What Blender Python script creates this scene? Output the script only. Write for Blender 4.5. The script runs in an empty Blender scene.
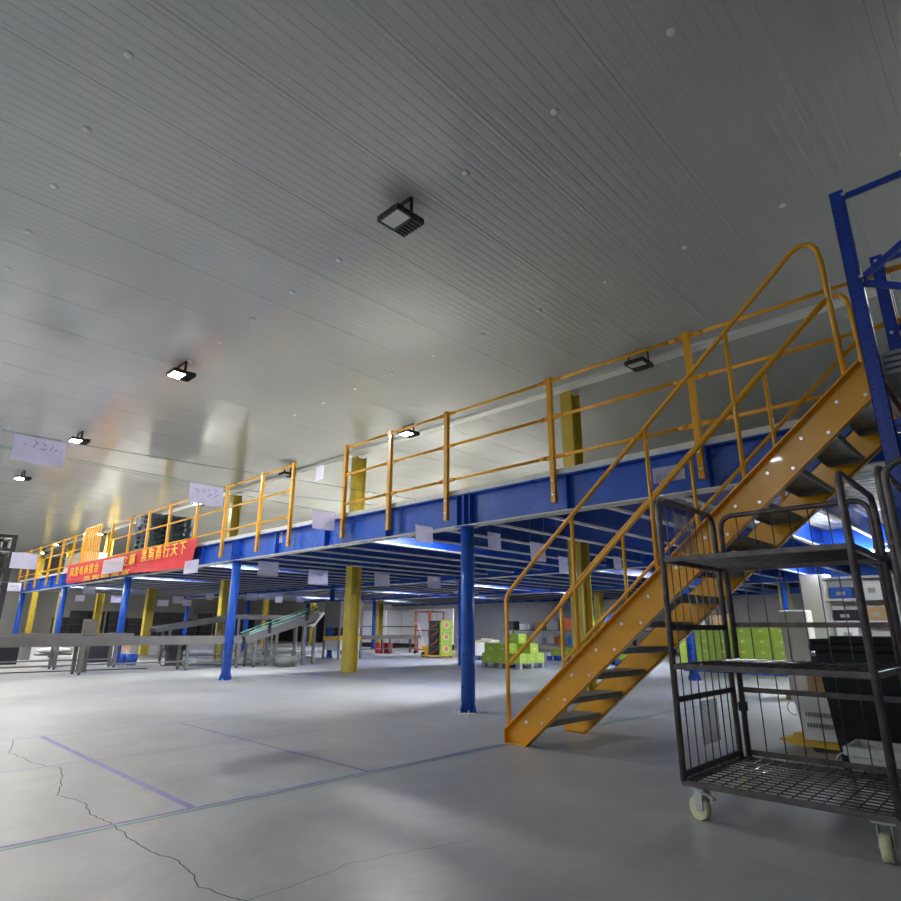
import bpy, bmesh, math, random
from mathutils import Vector, Matrix
random.seed(7)
COL = bpy.context.scene.collection
PI = math.pi
V = Vector
SC = bpy.context.scene

# ------------------------------------------------------------------ materials
ET = 95
def pmat(name, col, rough=0.5, metal=0.0, var=0.0, scale=6.0, rvar=0.0, bump=0.0, bscale=40.0, spec=0.5,
         emis=None, estr=0.0, alpha=1.0, coat=0.0, stretch=None):
    m = bpy.data.materials.new(name); m.use_nodes = True
    nt = m.node_tree; N = nt.nodes; L = nt.links
    b = N['Principled BSDF']
    b.inputs['Base Color'].default_value = (*col, 1)
    b.inputs['Roughness'].default_value = rough
    b.inputs['Metallic'].default_value = metal
    b.inputs['Specular IOR Level'].default_value = spec
    b.inputs['Coat Weight'].default_value = coat
    b.inputs['Alpha'].default_value = alpha
    if emis:
        b.inputs['Emission Color'].default_value = (*emis, 1)
        b.inputs['Emission Strength'].default_value = estr
    if var or rvar or bump:
        tc = N.new('ShaderNodeTexCoord'); mp = N.new('ShaderNodeMapping')
        L.new(tc.outputs['Object'], mp.inputs['Vector'])
        if stretch: mp.inputs['Scale'].default_value = stretch
    if var:
        n = N.new('ShaderNodeTexNoise'); n.inputs['Scale'].default_value = scale; n.inputs['Detail'].default_value = 6
        L.new(mp.outputs[0], n.inputs['Vector'])
        r = N.new('ShaderNodeValToRGB')
        r.color_ramp.elements[0].position = 0.3; r.color_ramp.elements[1].position = 0.7
        r.color_ramp.elements[0].color = (*[max(0, c*(1-var)) for c in col], 1)
        r.color_ramp.elements[1].color = (*[min(1, c*(1+var)) for c in col], 1)
        L.new(n.outputs['Fac'], r.inputs['Fac']); L.new(r.outputs['Color'], b.inputs['Base Color'])
    if rvar:
        n2 = N.new('ShaderNodeTexNoise'); n2.inputs['Scale'].default_value = scale*0.7; n2.inputs['Detail'].default_value = 4
        L.new(mp.outputs[0], n2.inputs['Vector'])
        mr = N.new('ShaderNodeMapRange')
        mr.inputs['From Min'].default_value = .3; mr.inputs['From Max'].default_value = .7
        mr.inputs['To Min'].default_value = max(.02, rough-rvar); mr.inputs['To Max'].default_value = min(1, rough+rvar)
        L.new(n2.outputs['Fac'], mr.inputs['Value']); L.new(mr.outputs[0], b.inputs['Roughness'])
    if bump:
        n3 = N.new('ShaderNodeTexNoise'); n3.inputs['Scale'].default_value = bscale; n3.inputs['Detail'].default_value = 5
        L.new(mp.outputs[0], n3.inputs['Vector'])
        bp = N.new('ShaderNodeBump'); bp.inputs['Strength'].default_value = bump; bp.inputs['Distance'].default_value = .01
        L.new(n3.outputs['Fac'], bp.inputs['Height']); L.new(bp.outputs[0], b.inputs['Normal'])
    return m

def floor_mat():
    m = bpy.data.materials.new('polished_concrete'); m.use_nodes = True
    nt = m.node_tree; N = nt.nodes; L = nt.links; b = N['Principled BSDF']
    tc = N.new('ShaderNodeTexCoord')
    def noise(s, d, r=.55):
        n = N.new('ShaderNodeTexNoise'); n.inputs['Scale'].default_value = s; n.inputs['Detail'].default_value = d
        n.inputs['Roughness'].default_value = r
        L.new(tc.outputs['Object'], n.inputs['Vector']); return n
    big = noise(.35, 4); mid = noise(1.7, 8, .65); fine = noise(14, 6, .7)
    big.inputs['Distortion'].default_value = .8; mid.inputs['Distortion'].default_value = 1.2
    r1 = N.new('ShaderNodeValToRGB'); e = r1.color_ramp.elements
    e[0].position = .3; e[0].color = (.40, .415, .425, 1); e[1].position = .72; e[1].color = (.57, .57, .565, 1)
    L.new(mid.outputs['Fac'], r1.inputs['Fac'])
    r2 = N.new('ShaderNodeValToRGB'); e = r2.color_ramp.elements
    e[0].position = .32; e[0].color = (.78, .80, .83, 1); e[1].position = .66; e[1].color = (1, 1, 1, 1)
    L.new(big.outputs['Fac'], r2.inputs['Fac'])
    r3 = N.new('ShaderNodeValToRGB'); e = r3.color_ramp.elements
    e[0].position = .3; e[0].color = (.93, .93, .93, 1); e[1].position = .7; e[1].color = (1, 1, 1, 1)
    L.new(fine.outputs['Fac'], r3.inputs['Fac'])
    def mul(a, c):
        x = N.new('ShaderNodeMix'); x.data_type = 'RGBA'; x.blend_type = 'MULTIPLY'; x.inputs['Factor'].default_value = 1
        L.new(a, x.inputs[6]); L.new(c, x.inputs[7]); return x.outputs[2]
    L.new(mul(mul(r1.outputs[0], r2.outputs[0]), r3.outputs[0]), b.inputs['Base Color'])
    mr = N.new('ShaderNodeMapRange'); mr.inputs['From Min'].default_value = .3; mr.inputs['From Max'].default_value = .7
    mr.inputs['To Min'].default_value = .34; mr.inputs['To Max'].default_value = .46
    L.new(mid.outputs['Fac'], mr.inputs['Value']); L.new(mr.outputs[0], b.inputs['Roughness'])
    bp = N.new('ShaderNodeBump'); bp.inputs['Strength'].default_value = .06; bp.inputs['Distance'].default_value = .01
    L.new(fine.outputs['Fac'], bp.inputs['Height']); L.new(bp.outputs[0], b.inputs['Normal'])
    return m

M = {}
M['floor'] = floor_mat()
M['ceiling'] = pmat('painted_ceiling_steel', (.50, .51, .50), .15, 0, .04, .6, 0, coat=.2)
M['wall'] = pmat('wall_panel', (.38, .38, .365), .5, 0, .06, 1.5)
M['trim'] = pmat('pale_trim', (.78, .78, .76), .4)
M['blue'] = pmat('blue_gloss_paint', (.018, .10, .52), .3, 0, .14, 3, .05, spec=.4)
M['shadeblue'] = pmat('shade_darkened_joist_blue', (.012, .062, .36), .32, 0, .14, 3, .05, spec=.4)  # beam blue darkened, under-deck shade put into the joist colour
M['rackblue'] = pmat('rack_blue_paint', (.012, .05, .38), .34, 0, .12, 6)
M['orange'] = pmat('orange_yellow_paint', (.84, .40, .012), .3, 0, .08, 5, .04, coat=.08)
M['olive'] = pmat('yellow_column_paint', (.56, .42, .05), .45, 0, .14, 2.5)
M['palegrey'] = pmat('pale_grey_steel', (.62, .62, .59), .45, .1, .1, 9)  # pale grey for beam and joist undersides, post bases, deck edge
M['deck'] = pmat('galvanised_deck_sheet', (.54, .55, .52), .6, .1, .12, 4)
M['tread'] = pmat('grey_tread_steel', (.27, .28, .25), .5, .2, .2, 8)
M['bolt'] = pmat('zinc_bolt', (.72, .72, .72), .3, .8)
M['white'] = pmat('white_plastic', (.78, .78, .76), .45)
M['paper'] = pmat('white_paper', (.83, .81, .95), .75, 0, .04, 9)
M['ink'] = pmat('faint_ink', (.30, .29, .44), .8)
M['string'] = pmat('green_string', (.30, .52, .48), .7)
M['red'] = pmat('red_banner_cloth', (.60, .028, .035), .65, 0, .1, 3)
M['gold'] = pmat('gold_lettering', (.85, .62, .04), .55)
M['cart'] = pmat('dark_brown_steel', (.13, .112, .112), .42, .4, .35, 14, .1)
M['caster'] = pmat('cream_caster_wheel', (.66, .66, .42), .5, 0, .1, 20)
M['zinc'] = pmat('zinc_plate', (.55, .56, .57), .35, .7, .1, 10)
M['black'] = pmat('black_plastic', (.016, .017, .021), .45, 0, .2, 5, spec=.3)
M['blackmetal'] = pmat('black_painted_steel', (.02, .02, .024), .4)
M['steel'] = pmat('stainless_conveyor', (.17, .163, .15), .42, .3, .12, 3)
M['belt'] = pmat('dark_grey_belt', (.16, .16, .15), .6)
M['green_rail'] = pmat('pale_green_guide', (.30, .62, .42), .35)
M['lime'] = pmat('lime_carton', (.34, .48, .055), .55, 0, .1, 4)
M['lime2'] = pmat('pale_lime_print', (.52, .66, .22), .55)
M['pink'] = pmat('pink_print', (.75, .17, .22), .55)
M['brown'] = pmat('brown_carton', (.42, .27, .13), .7, 0, .12, 6)
M['cream'] = pmat('cream_carton', (.38, .36, .31), .6)
M['bluepl'] = pmat('blue_plastic', (.02, .10, .46), .4)
M['slate'] = pmat('slate_blue_plastic', (.055, .10, .15), .5, 0, .25, 6)
M['greypl'] = pmat('grey_plastic', (.30, .31, .33), .55)
M['rust'] = pmat('orange_red_paint', (.50, .12, .035), .45, 0, .12, 6)
M['darkred'] = pmat('dark_red_paint', (.24, .045, .02), .45)
M['yellow'] = pmat('truck_yellow', (.80, .50, .04), .4)
M['tape'] = pmat('purple_floor_tape', (.25, .23, .52), .5, 0, .25, 20)
M['tapeg'] = pmat('teal_floor_line', (.10, .36, .31), .5, 0, .2, 30)
M['crack'] = pmat('dark_crack', (.085, .085, .085), .9)
M['reflector'] = pmat('unlit_lens', (.62, .66, .62), .25)
M['led'] = pmat('led_panel', (1, 1, 1), .5, emis=(1, .97, .92), estr=165)
M['tube'] = pmat('led_tube', (1, 1, 1), .5, emis=(.96, .98, 1), estr=ET)
M['sleeve'] = pmat('clear_sleeve', (.62, .62, .70), .25, alpha=.30)
M['hole'] = pmat('dark_slot', (.006, .008, .02), .8)
M['pale'] = pmat('pale_pillar_paint', (.58, .56, .46), .6)
M['shelfwhite'] = pmat('white_shelf_paint', (.68, .68, .66), .5)
M['redbox'] = pmat('red_plastic', (.55, .03, .05), .45)

# ------------------------------------------------------------------ geometry helper
BASE = {}
class MB:
    def __init__(self): self.bm = bmesh.new()
    def box(self, c, s, rz=0, mat=0, ry=0, rx=0):
        T = Matrix.Translation(V(c)) @ Matrix.Rotation(rz, 4, 'Z') @ Matrix.Rotation(ry, 4, 'Y') @ Matrix.Rotation(rx, 4, 'X')
        r = bmesh.ops.create_cube(self.bm, size=1, matrix=T @ Matrix.Diagonal((*s, 1)))
        if mat:
            for f in {f for v in r['verts'] for f in v.link_faces}: f.material_index = mat
        return self
    def bx(self, a, b, mat=0):                        # from corner to corner
        return self.box([(a[i]+b[i])/2 for i in range(3)], [abs(b[i]-a[i]) for i in range(3)], mat=mat)
    def bar(self, p, q, w, h, up=(0, 0, 1)):          # rectangular bar between two points
        p, q = V(p), V(q); d = q-p; L_ = d.length; d.normalize(); u = V(up)
        if abs(d.dot(u)) > .98: u = V((0, 1, 0))
        s = d.cross(u).normalized(); u = s.cross(d)
        T = Matrix((( *d, 0), (*s, 0), (*u, 0), (0, 0, 0, 1))).transposed(); T.translation = (p+q)/2
        bmesh.ops.create_cube(self.bm, size=1, matrix=T @ Matrix.Diagonal((L_, w, h, 1))); return self
    def tube(self, pts, r, seg=8, cap=True):
        pts = [V(p) for p in pts]; n = len(pts); rings = []
        prev = None
        for i, p in enumerate(pts):
            t = ((pts[i]-pts[i-1]).normalized() if i else V()) + ((pts[i+1]-pts[i]).normalized() if i < n-1 else V())
            t.normalize()
            if prev is None:
                a = V((0, 0, 1)) if abs(t.z) < .9 else V((1, 0, 0)); s = t.cross(a).normalized()
            else:
                s = (prev - t*prev.dot(t)).normalized()
            prev = s; u = t.cross(s)
            rings.append([self.bm.verts.new(p + s*(r*math.cos(2*PI*k/seg)) + u*(r*math.sin(2*PI*k/seg))) for k in range(seg)])
        for a, b in zip(rings, rings[1:]):
            for k in range(seg):
                f = self.bm.faces.new((a[k], a[(k+1) % seg], b[(k+1) % seg], b[k])); f.smooth = True
        if cap:
            self.bm.faces.new(rings[0][::-1]); self.bm.faces.new(rings[-1])
        return self
    def cyl(self, p, q, r, seg=14, r2=None):
        p, q = V(p), V(q); d = q-p
        T = Matrix.Translation((p+q)/2) @ d.to_track_quat('Z', 'Y').to_matrix().to_4x4()
        rr = bmesh.ops.create_cone(self.bm, cap_ends=True, segments=seg, radius1=r, radius2=r if r2 is None else r2, depth=d.length, matrix=T)
        for f in {f for v in rr['verts'] for f in v.link_faces}:
            if len(f.verts) == 4: f.smooth = True
        return self
    def face(self, pts, mat=0):
        f = self.bm.faces.new([self.bm.verts.new(p) for p in pts]); f.material_index = mat; return self
    def prism(self, poly, vec):                       # extrude polygon along vec
        vec = V(vec); a = [self.bm.verts.new(p) for p in poly]; b = [self.bm.verts.new(V(p)+vec) for p in poly]
        self.bm.faces.new(a[::-1]); self.bm.faces.new(b); n = len(a)
        for i in range(n): self.bm.faces.new((a[i], a[(i+1) % n], b[(i+1) % n], b[i]))
        return self
    def ngon(self, p, n, up, r, seg=10, squash=1):    # disc
        n = V(n).normalized(); s = n.cross(V(up)).normalized(); u = s.cross(n)
        return self.face([V(p)+s*r*math.cos(2*PI*k/seg)+u*r*squash*math.sin(2*PI*k/seg) for k in range(seg)])
    def build(self, name, mats, parent=None, base=None, bevel=0, recalc=True):
        if recalc: bmesh.ops.recalc_face_normals(self.bm, faces=self.bm.faces[:])
        if bevel:
            bmesh.ops.bevel(self.bm, geom=[e for e in self.bm.edges if e.calc_length() > bevel*4], offset=bevel, segments=2, affect='EDGES', profile=.5)
        off = V(base) if base is not None else (BASE.get(parent.name, V()) if parent else V())
        me = bpy.data.meshes.new(name)
        if off.length: self.bm.transform(Matrix.Translation(-off))
        self.bm.to_mesh(me); self.bm.free()
        for m in (mats if isinstance(mats, (list, tuple)) else [mats]): me.materials.append(m)
        o = bpy.data.objects.new(name, me); COL.objects.link(o)
        if parent: o.parent = parent
        else: o.location = off
        BASE[o.name] = off
        return o

def tag(o, label=None, cat=None, group=None, kind=None):
    if label: o['label'] = label
    if cat: o['category'] = cat
    if group: o['group'] = group
    if kind or cat: o['kind'] = kind or 'thing'
    return o
def thing(name, label, cat, base=(0, 0, 0), group=None):
    o = bpy.data.objects.new(name, None); COL.objects.link(o)
    o.location = base; o.empty_display_size = .1; BASE[o.name] = V(base)
    return tag(o, label, cat, group)
def dup(o, loc=None, rz=None, label=None, group=None, parent=None):
    c = o.copy(); COL.objects.link(c)
    if parent: c.parent = parent
    if loc is not None: c.location = loc
    if rz is not None: c.rotation_euler = (0, 0, rz)
    if label: c['label'] = label
    if group: c['group'] = group
    for ch in list(o.children): dup(ch, parent=c)
    return c
def struct(o): o['kind'] = 'structure'; return o
def arc(c, r, a0, a1, n, ax, ay):
    c, ax, ay = V(c), V(ax), V(ay)
    return [c + ax*(r*math.cos(a0+(a1-a0)*k/n)) + ay*(r*math.sin(a0+(a1-a0)*k/n)) for k in range(n+1)]
def text_mesh(name, body, size, mat, M4, parent=None, base=(0, 0, 0), sx=1.0, ext=.002, spacing=1.0):
    cu = bpy.data.curves.new(name, 'FONT'); cu.body = body; cu.size = size; cu.extrude = ext
    cu.align_x = 'LEFT'; cu.space_character = spacing; cu.resolution_u = 2
    o = bpy.data.objects.new(name+'_tmp', cu); COL.objects.link(o)
    bpy.context.view_layer.update()
    me = bpy.data.meshes.new_from_object(o.evaluated_get(bpy.context.evaluated_depsgraph_get()))
    bpy.data.objects.remove(o); bpy.data.curves.remove(cu)
    me.name = name; me.transform(M4 @ Matrix.Diagonal((sx, 1, 1, 1)))
    me.transform(Matrix.Translation(-V(base)))
    me.materials.clear(); me.materials.append(mat)
    ob = bpy.data.objects.new(name, me); COL.objects.link(ob)
    if parent: ob.parent = parent
    return ob
ORD = ['first', 'second', 'third', 'fourth', 'fifth', 'sixth', 'seventh', 'eighth', 'ninth', 'tenth', 'eleventh', 'twelfth', 'thirteenth']

# ------------------------------------------------------------------ setting
H = 5.52
X0, X1, Y0, Y1 = -50.0, 7.0, -16.0, 28.0
fl = struct(MB().bx((X0, Y0, -.2), (X1, Y1, 0)).build('floor', M['floor']))
cb = MB(); P = .107
prof = []                                             # ribbed steel ceiling: shallow ribs, a deeper joint every tenth
k0 = int((X0+.70)/P)-1; k1 = int((X1+.70)/P)+1
for k in range(k0, k1):
    x = -.70 + k*P
    if k % 10 == 0: prof += [(x-.009, H), (x-.005, H-.0035), (x+.005, H-.0035), (x+.009, H), (x+.055, H), (x+.062, H+.0021), (x+.085, H+.0021), (x+.092, H)]
    else: prof += [(x, H), (x+.055, H), (x+.062, H+.0021), (x+.085, H+.0021), (x+.092, H)]
prof = [p for p in prof if X0 <= p[0] <= X1]; prof = [(X0, H)]+prof+[(X1, H)]
lo = [cb.bm.verts.new((x, Y0, z)) for x, z in prof]; hi = [cb.bm.verts.new((x, Y1, z)) for x, z in prof]
for i in range(len(prof)-1): cb.bm.faces.new((lo[i], hi[i], hi[i+1], lo[i+1]))
t0 = [cb.bm.verts.new(p) for p in ((X0, Y0, H+.2), (X1, Y0, H+.2), (X1, Y1, H+.2), (X0, Y1, H+.2))]; cb.bm.faces.new(t0)
ce = struct(cb.build('ceiling', M['ceiling'], recalc=False))
struct(MB().bx((X0, Y1, 0), (X1, Y1+.2, H+.2)).build('wall_back', M['wall']))
struct(MB().bx((X0-.2, Y0, 0), (X0, Y1, H+.2)).build('wall_left', M['wall']))
struct(MB().bx((X1, Y0, 0), (X1+.2, Y1, H+.2)).build('wall_right', M['wall']))
struct(MB().bx((X0, Y0-.2, 0), (X1, Y0, H+.2)).build('wall_front', M['wall']))
struct(MB().bx((X0+.01, 9.12, H-.05), (X1-.01, 9.34, H)).build('trim_1', M['trim']))
for j in range(3):                                    # domed screw caps, one row per roof purlin
    for k in range(9 if j < 2 else 12):
        x = -1.235-1.093*k+(1.093*(2 if j == 2 else 0)); y = (3.74, .87, 6.51)[j]
        if j == 1 and k < 3: continue
        cap = MB()
        r_ = bmesh.ops.create_uvsphere(cap.bm, u_segments=10, v_segments=6, radius=.042, matrix=Matrix.Translation((x, y, H)) @ Matrix.Diagonal((1, 1, .5, 1)))
        for f in cap.bm.faces: f.smooth = True
        tag(cap.build('bolt_cap', M['trim'], ce), 'pale domed bolt cap')

# floor marks
def strip(name, pts, w, mat, z=.0015, lab=None):
    b = MB()
    for (p, q) in zip(pts, pts[1:]):
        p, q = V((*p, z)), V((*q, z)); d = (q-p).normalized(); s = V((-d.y, d.x, 0))*w/2; e = d*w*.15
        b.face([p-s-e, q-s+e, q+s+e, p+s-e])
    o = b.build(name, mat, fl); o['label'] = lab; return o
strip('tape_line', [(-3.955, -1.5), (-3.945, 4.86)], .032, M['tape'], lab='long purple tape line')
strip('tape_line', [(-3.90, -1.5), (-3.895, 4.86)], .022, M['tapeg'], .0012, lab='thin green line beside the purple tape')
strip('tape_line', [(-3.95, 6.1), (-3.75, 11.0)], .035, M['tapeg'], .0012, lab='teal line beyond the staircase')
strip('tape_line', [(-7.42, 1.86), (-3.97, 1.86)], .05, M['tape'], lab='broad purple cross line')
strip('tape_line', [(-7.42, 3.2), (-3.96, 3.21)], .026, M['tape'], lab='second purple cross line')
strip('tape_line', [(-5.88, -1.0), (-5.84, 4.2)], .015, M['tape'], lab='thin purple line')
strip('tape_line', [(-7.45, -1.0), (-7.40, 5.5)], .014, M['tape'], lab='farther thin purple line')
C1 = [(-6.651, 1.381), (-7.399, 1.634), (-6.692, 1.46), (-6.139, 1.502), (-5.847, 1.539), (-5.777, 1.61), (-5.199, 1.478), (-4.866, 1.367), (-4.542, 1.428), (-4.23, 1.388), (-4.004, 1.403), (-3.611, 1.399), (-3.372, 1.395), (-3.174, 1.443), (-3.01, 1.434), (-2.798, 1.385), (-2.598, 1.431), (-2.532, 1.457)]
C2 = [(-2.532, 1.457), (-2.532, 1.605), (-2.531, 1.751), (-2.563, 1.96), (-2.512, 2.189), (-2.444, 2.391), (-2.381, 2.619)]
def jag(c, n=5, a=.014):
    out = []
    for p, q in zip(c, c[1:]):
        for i in range(n):
            t = i/n; k = a*min(1, 3*math.dist(p, q))
            out.append((p[0]+(q[0]-p[0])*t+random.uniform(-k, k), p[1]+(q[1]-p[1])*t+random.uniform(-k, k)))
    return out+[c[-1]]
strip('floor_crack', jag(C1[1:]), .006, M['crack'], .001, lab='jagged crack in the concrete')
strip('floor_crack', jag(C2), .0032, M['crack'], .001, lab='fine branching crack')

# ------------------------------------------------------------------ blue posts
PX = [-5.66, -12.39, -18.9, -25.2, -31.4]
def round_post(x, y, label, z1=2.42, r=.094):
    t = thing('steel_post', label, 'post', (x, y, 0), 'round blue posts of the mezzanine')
    MB().cyl((x, y, .012), (x, y, z1-.012), r, 24).build('tube', M['blue'], t)
    MB().bx((x-.17, y-.17, 0), (x+.17, y+.17, .012)).build('base_plate', M['palegrey'], t)
    MB().bx((x-.13, y-.13, z1-.012), (x+.13, y+.13, z1)).build('cap_plate', M['blue'], t)
    for a in range(4):
        an = a*PI/2+PI/4*0; c, s = math.cos(an), math.sin(an); n = (-s*.008, c*.008, 0)
        pl = [(x+c*(r-.01)-n[0]/2, y+s*(r-.01)-n[1]/2, .012), (x+c*(r+.055)-n[0]/2, y+s*(r+.055)-n[1]/2, .012), (x+c*(r+.02), y+s*(r+.02), .13), (x+c*(r-.01)-n[0]/2, y+s*(r-.01)-n[1]/2, .15)]
        MB().prism(pl, n).build('gusset', M['blue'], t)
        px_, py_ = x+.14*math.cos(an+PI/4)*1.0, y+.14*math.sin(an+PI/4)*1.0
        MB().cyl((px_, py_, .012), (px_, py_, .045), .009, 6).build('anchor_bolt', M['bolt'], t)
    return t
fr = ['nearest the staircase, largest in view', 'between banner and lone yellow column, second from the staircase', 'below the right half of the red banner', 'below the left end of the red banner', 'farthest left, at the end of the deck']
for x, l in zip(PX, fr): round_post(x, 6.2, 'round blue front row post '+l)
mr_ = ['seen through the left side of the cage cart', 'beside the emblem cartons, left of the nearest front post', 'right behind the top of the green railed conveyor', 'behind the middle of the green railed conveyor', 'behind the upward sloping steel conveyor']
for x, l in zip(PX, mr_): round_post(x, 13.3, 'round blue middle row post '+l)
br_ = ['beside the lime carton wall behind the cage cart', 'hidden behind the yellow columns left of the staircase', 'directly behind the nearest front post', 'left of the red tubs, far back', 'deepest at left behind the inclined conveyor']
for x, l in zip(PX, br_): round_post(x, 20.4, 'distant round blue rear row post '+l)

# ------------------------------------------------------------------ yellow building columns
def h_column(x, y, label):
    t = thing('yellow_column', label, 'column', (x, y, 0), 'yellow building columns')
    w, d = .25, .29
    for s in (-1, 1): MB().bx((x-w/2, y+s*d/2-.012, 0), (x+w/2, y+s*d/2+.012, H-.05)).build('flange', M['olive'], t)
    MB().bx((x-.012, y-d/2, 0), (x+.012, y+d/2, H-.05)).build('web', M['olive'], t)
yc = ['directly behind the staircase', 'standing alone right of the inclined conveyor', 'just left of the second blue post', 'behind the red banner and the pallet stack', 'at the left end of the red banner', 'beyond the deck end at far left', 'leftmost of all, beyond the deck end']
for x, l in zip([-5.95, -12.65, -19.6, -26.1, -32.4, -38.9, -45.0], yc): h_column(x, 9.52, 'tall yellow steel column through the deck, '+l)
yb = ['behind the right back of the lime carton wall', 'peeking out right of the column behind the staircase', 'edging out behind the nearest blue post', 'above the red tubs', 'at the top of the inclined conveyor', 'left of the inclined conveyor top']
for x, l in zip([-5.95, -12.65, -19.6, -26.1, -32.4, -38.2], yb): h_column(x, 21.5, 'distant yellow rear row column '+l)

# ------------------------------------------------------------------ mezzanine platform
mz = thing('mezzanine_platform', 'blue steel mezzanine platform with beams, joists and grey deck sheet, on round posts', 'mezzanine', (-12, 6.2, 2.42))
ZB, ZT = 2.42, 2.88
EX = [-32.0]+PX[::-1][1:]+[1.2]
def beam(x0, x1, y, front):
    b = MB().bx((x0, y-.006, ZB+.012), (x1, y+.006, ZT-.012)).bx((x0, y-.1, ZT-.014), (x1, y+.1, ZT))
    x = x0+.02
    for x in [x0+.01, x0+.12, x1-.12, x1-.01]+([x0+(x1-x0)*k/4 for k in (1, 2, 3)] if front else []):
        b.bx((x-.005, y-.095, ZB+.012), (x+.005, y-.006, ZT-.014))
        b.bx((x-.005, y+.006, ZB+.012), (x+.005, y+.095, ZT-.014))
    o = b.build('edge_beam' if front else 'inner_beam', M['blue'], mz)
    f = MB().bx((x0, y-.1, ZB), (x1, y+.1, ZB+.013)).build('bottom_flange', M['palegrey'], o)
    f['label'] = 'grey underside flange'
    return o
for a, b in zip(EX, EX[1:]): beam(a, b, 6.2, True)
for y in (13.3, 20.4, 27.5):
    for a, b in zip(EX, EX[1:]): beam(a+.002, b-.002, y, False)
jx = -5.66+.943*6
while jx > -31.9:
    b = MB()
    for y0, y1 in ((6.31, 13.19), (13.41, 20.29), (20.51, 27.39)):
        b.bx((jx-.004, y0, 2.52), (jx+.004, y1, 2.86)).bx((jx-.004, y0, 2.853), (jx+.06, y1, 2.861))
    o = b.build('joist', M['shadeblue'], mz)
    b = MB()
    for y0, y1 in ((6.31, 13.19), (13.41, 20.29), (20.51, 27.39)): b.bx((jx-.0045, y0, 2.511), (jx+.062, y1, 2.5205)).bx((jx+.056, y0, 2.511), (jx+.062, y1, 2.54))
    b.build('joist_flange', M['palegrey'], o)
    jx -= .943
b = MB(); pr = []; y = 6.115                            # corrugated deck sheet, ribs along X
while y < 27.5:
    pr += [(y, ZT+.002), (y+.09, ZT+.002), (y+.115, ZT+.045), (y+.165, ZT+.045)]; y += .19
lo = [b.bm.verts.new((-32, p, z)) for p, z in pr]; hi = [b.bm.verts.new((1.2, p, z)) for p, z in pr]
for i in range(len(pr)-1): b.bm.faces.new((lo[i], lo[i+1], hi[i+1], hi[i]))
b.build('deck_sheet', M['deck'], mz)
MB().bx((-32, 6.112, 2.93), (1.2, 27.5, 2.95)).build('deck_floor', M['deck'], mz)
MB().bx((-32, 6.10, 2.882), (1.2, 6.112, 2.952)).build('edge_trim', M['palegrey'], mz)

# ------------------------------------------------------------------ guard railings
RZ = (4.12, 3.62, 3.10)
def railing(xs, label, gate=None):
    t = thing('guard_railing', label, 'railing', (xs[0], 6.05, 2.5))
    for x in xs:
        p = MB().bx((x-.03, 6.02, 2.52), (x+.03, 6.08, 4.17)).build('post', M['orange'], t)
        MB().bx((x+.0, 6.08, 2.60), (x+.02, 6.099, 2.63)).bx((x, 6.08, 2.78), (x+.02, 6.099, 2.81)).build('bracket', M['blue'], p)
        for z in (2.62, 2.80): MB().cyl((x, 6.012, z), (x, 6.02, z), .014, 8).build('bolt', M['bolt'], p)
    for a, c in zip(xs, xs[1:]):
        for z, n in zip(RZ, ('top_rail', 'middle_rail', 'bottom_rail')):
            b = MB().cyl((a+.17, 6.05, z), (c-.17, 6.05, z), .021, 10)
            b.bx((a+.03, 6.042, z-.028), (a+.13, 6.058, z+.028)).bx((c-.13, 6.042, z-.028), (c-.03, 6.058, z+.028))
            b.cyl((a+.10, 6.05, z), (a+.19, 6.05, z), .028, 10, .021).cyl((c-.19, 6.05, z), (c-.10, 6.05, z), .021, 10, .028)
            b.build(n, M['orange'], t)
railing([-8.42, -7.21, -5.93, -4.08, -2.27, -.47, 1.1], 'orange yellow tube railing along the deck edge above the staircase, right of the opening')
railing([-20.48, -18.9, -17.5, -16.05, -14.4, -12.9, -11.33, -10.13], 'orange yellow tube railing above the red banner, left of the opening')
railing([-31.9, -30.6, -29.05, -27.3, -25.75, -24.4, -23.35], 'orange yellow tube railing at the far left end of the deck')
g = thing('bar_gate', 'orange yellow gate of close upright bars between two railing runs at left', 'gate', (-22.4, 6.05, 2.95))
for k in range(8): MB().bx((-23.28+k*.24, 6.03, 2.97), (-23.22+k*.24, 6.07, 4.26)).build('upright_bar', M['orange'], g)
MB().bx((-23.28, 6.035, 4.24), (-21.54, 6.065, 4.28)).bx((-23.28, 6.035, 2.952), (-21.54, 6.065, 2.99)).build('gate_frame', M['orange'], g)

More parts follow.
